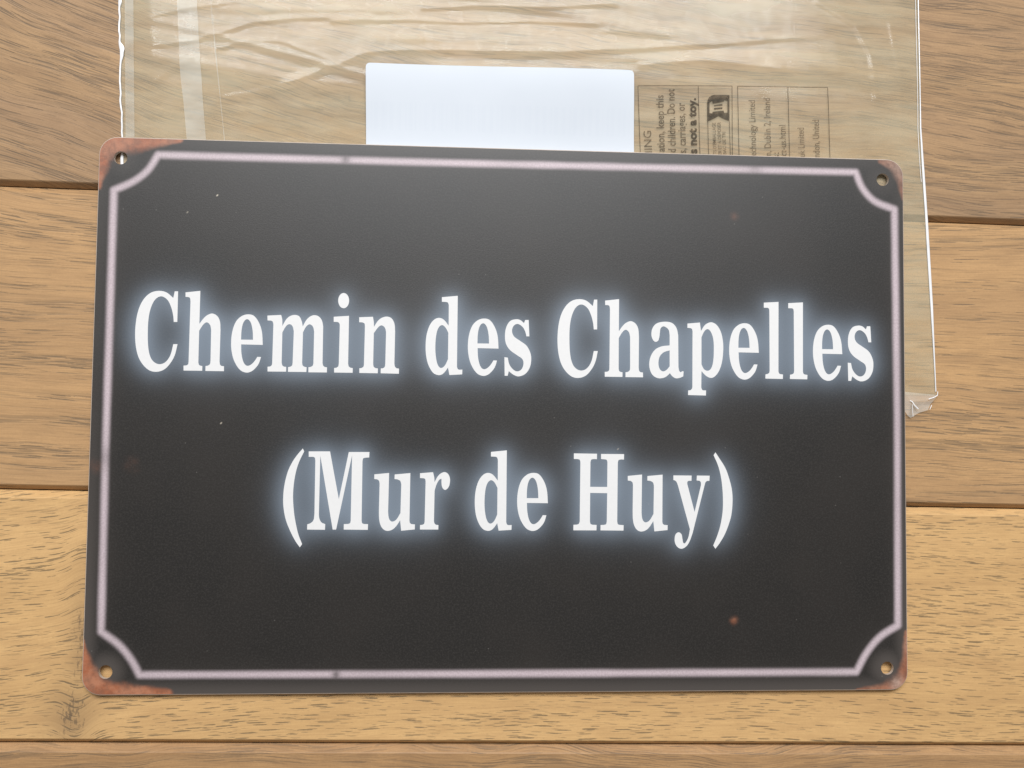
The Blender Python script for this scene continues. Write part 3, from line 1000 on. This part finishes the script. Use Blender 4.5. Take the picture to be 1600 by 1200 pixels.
for pts, w in (([(1461.5, 612), (1461, 618), (1456, 621), (1447, 624)], 0.00016), ([(1418, 626), (1422, 628), (1425, 633), (1431, 639)], 0.0002),
               ([(1422, 632), (1422, 640), (1423, 651)], 0.00009), ([(1449, 640), (1452, 633)], 0.00012)):
    cx, cy = line_px(pts, 14)
    p = np.stack([cx, cy], 1)
    o = ribbon('crease', cx, cy, np.full(14, w), edge_film, 0.0013, None, None, 0.0002)

# ---- white sticker
k = NT('sticker_paper')
x, y, z = k.sep(k.obj())
bars = k.noise(k.comb(k.math('MULTIPLY', x, 700), 0.0, 1.0), 1, 1, 0.5)
by0, by1 = at(700, 206)[1], at(700, 166)[1]
band = k.math('MULTIPLY', k.step(y, by0 - 0.0006, by0), k.step(y, by1, by1 + 0.0006, 1, 0))
ghost = k.math('MULTIPLY', k.math('MULTIPLY', band, k.step(bars, 0.45, 0.55)), 0.14)
pc_ = k.mix(k.noise(k.obj(), 60, 2), (0.60, 0.645, 0.71), (0.635, 0.68, 0.745))
paper = k.done(k.principled(k.mix(ghost, pc_, (0.55, 0.6, 0.68)), 0.5, None, 0.4))
q = [at(*p) for p in ((572, 300), (573, 103), (988, 115), (991, 300))]
lab = []
for i in range(4):
    p, a, b = q[i][:2], q[i - 1][:2], q[(i + 1) % 4][:2]
    r = 0.0018
    da = (a - p) / np.linalg.norm(a - p)
    db = (b - p) / np.linalg.norm(b - p)
    for s in range(6):
        t = s / 5
        lab.append((1 - t) ** 2 * (p + da * r) + 2 * t * (1 - t) * p + t * t * (p + db * r))
lab = dense(np.array(lab), 0.003)
LXs, LYs = np.meshgrid(np.linspace(lab[:, 0].min(), lab[:, 0].max(), 60), np.linspace(lab[:, 1].min(), lab[:, 1].max(), 40), indexing='ij')
keep = inside(LXs, LYs, [lab])
far = seg_dist(LXs, LYs, lab) > 0.0008
pin = np.stack([LXs[keep & far], LYs[keep & far]], 1)
vs = [Vector(p * 1000) for p in np.concatenate([lab, pin])]
LV, _, LT, _, _, _ = delaunay_2d_cdt(vs, [(i, (i + 1) % len(lab)) for i in range(len(lab))], [], 1, 1e-6)
LV = np.array([(v.x, v.y) for v in LV]) / 1000
sx = np.linspace(lab[:, 0].min(), lab[:, 0].max(), 40)


def lab_z(x, y):       # paper is stiffer than film: it rides on a smoothed film
    up = sstep(y - H2, 0.0, 0.03)
    return 0.00075 + 0.0022 * up + 0.0004 * up * np.sin(x * 60)


_old_film_h = film_h
lz = np.minimum(np.maximum(lab_z(LV[:, 0], LV[:, 1]), film_h(LV[:, 0], LV[:, 1]) + 0.00012), np.where(LV[:, 1] < H2 + 0.0015, SIGN_BOTTOM - 0.00005, 1))
lt = []
for t in LT:
    a, b, c = LV[list(t)]
    lt.append(tuple(t) if (b - a)[0] * (c - a)[1] - (b - a)[1] * (c - a)[0] > 0 else tuple(t)[::-1])
mesh_obj('sticker', np.column_stack([LV, lz]), lt, paper, bag, True)

# ---- printing on the film
def ink(name, amount):
    k = NT(name)
    tr = k.n('ShaderNodeBsdfTransparent')
    df = k.n('ShaderNodeBsdfDiffuse')
    df.inputs[0].default_value = (0.035, 0.033, 0.03, 1)
    ms = k.n('ShaderNodeMixShader')
    k.put(ms.inputs[0], k.step(k.noise(k.obj(), 500, 2, 0.6), 0.25, 0.7, amount * 1.15, amount * 0.8))
    k.t.links.new(tr.outputs[0], ms.inputs[1])
    k.t.links.new(df.outputs[0], ms.inputs[2])
    return k.done(ms.outputs[0])


ink_soft = ink('grey_print', 0.5)
ink_bold = ink('dark_print', 0.62)


def on_film(pxs, pys, lift=0.00013):
    p = at(pxs, pys)
    z = film_h(p[:, 0], p[:, 1]) + lift
    p = at(pxs, pys, 0.0005)
    return np.column_stack([p[:, 0], p[:, 1], z])


def text_up(body, x_bot, x_top, y_bot_, y_top_, cap, mat, bold=0.0):
    """a line of print that reads upwards; its base line runs from (x_bot, y_bot_) to (x_top, y_top_) in the photo"""
    cu = bpy.data.curves.new('t', 'FONT')
    cu.body = body
    cu.offset = bold
    cu.resolution_u = 3
    o = bpy.data.objects.new('t', cu)
    me = bpy.data.meshes.new_from_object(o)
    v = np.array([tuple(p.co) for p in me.vertices])
    f = [tuple(p.vertices) for p in me.polygons]
    bpy.data.meshes.remove(me)
    bpy.data.objects.remove(o)
    bpy.data.curves.remove(cu)
    t = (v[:, 0] - v[:, 0].min()) / (v[:, 0].max() - v[:, 0].min())
    pxs = x_bot + (x_top - x_bot) * t - v[:, 1] / 0.70 * cap
    pys = y_bot_ + (y_top_ - y_bot_) * t + (v[:, 1] / 0.70 * cap) * 0.03
    return mesh_obj('printed_words', on_film(pxs, pys), f, mat, bag)


text_up('NING', 1019.5, 1017, 248, 204.4, 12.0, ink_soft, 0.006)
text_up('ation, keep this', 1038.6, 1035.8, 237, 149.7, 12.0, ink_soft, 0.018)
text_up('d children. Do not', 1056, 1052.8, 238, 140.2, 12.0, ink_soft, 0.018)
text_up('s, carriages, or', 1072, 1069, 239, 161.4, 12.0, ink_soft, 0.018)
text_up('s not a toy.', 1089, 1086.3, 240, 154, 12.5, ink_bold, 0.045)
text_up("TS D'EMBALLAGE", 1119.6, 1117.6, 241, 192, 5.2, ink_soft, 0.01)
text_up('ER ET \u00c0 D\u00c9POSER', 1127.6, 1125.6, 242, 191, 5.2, ink_soft, 0.01)
text_up('BAC DE TRI', 1135, 1133.2, 241, 206, 5.2, ink_soft, 0.01)
text_up('echnology Limited', 1181.8, 1179, 243, 157.2, 10.5, ink_soft, 0.004)
text_up('n, Dublin 2, Ireland', 1205, 1202.5, 243, 154, 10.5, ink_soft, 0.004)
text_up('s:', 1217.5, 1217, 248, 238, 10.5, ink_soft, 0.004)
text_up('ct-us.html', 1229, 1227, 243.5, 195.4, 10.5, ink_soft, 0.004)
text_up('uk Limited', 1258, 1255.6, 245, 199.7, 10.5, ink_soft, 0.004)
text_up('ndon, United', 1281, 1279, 245.5, 187.6, 10.5, ink_soft, 0.004)


def rule(pts, w=1.25):
    P = np.array(pts, float)
    n = 24
    s = np.linspace(0, 1, n)
    x = P[0, 0] + (P[1, 0] - P[0, 0]) * s
    y = P[0, 1] + (P[1, 1] - P[0, 1]) * s
    d = P[1] - P[0]
    d = d / np.hypot(*d)
    nx_, ny_ = -d[1] * w / 2, d[0] * w / 2
    v = np.stack([on_film(x - nx_, y - ny_), on_film(x + nx_, y + ny_)], 1).reshape(-1, 3)
    return mesh_obj('printed_rule', v, grid_faces(n, 2), ink_soft, bag)


for a, b in (((996, 135.3), (1143, 135.3)), ((996, 136), (1001, 250)), ((1090, 136), (1094, 250)), ((1143, 135.3), (1144.5, 250)),
             ((1151.7, 135.5), (1292.6, 137)), ((1151.7, 135.5), (1155, 250)), ((1230.3, 136), (1234, 250)), ((1292.6, 137), (1297, 252)),
             ((1105.5, 190), (1107.5, 250)), ((1139.3, 190), (1141.5, 250))):
    rule((a, b))
# sorting mark: dark tag with a notch and a pale bin figure
tagp = [(1139, 149.2), (1139.4, 190), (1130, 186.5, 1), (1122, 182), (1113, 187, 1), (1104.5, 190.5), (1104, 162), (1106.5, 154, 1), (1113, 149.6, 1), (1122, 149)]
binp = [(1108, 161), (1112, 159), (1113, 163), (1130, 160), (1131, 157.5), (1136, 158.5), (1136, 176.5), (1131, 177), (1130, 173.5), (1113, 175.5),
        (1112, 178), (1108, 177)]
binq = [(1115, 165), (1128, 163.2), (1128, 166), (1115, 167.3)]
binr = [(1115, 169.5), (1128, 168.5), (1128, 171), (1115, 172.3)]
lps = [smooth_loop(tagp, 5), np.array(binp, float), np.array(binq, float), np.array(binr, float)]
V, T = fill([l / 1000 for l in lps])
V = V * 1000
mesh_obj('printed_sorting_mark', on_film(V[:, 0], V[:, 1], 0.0002), [tuple(t) for t in T], ink_bold, bag)
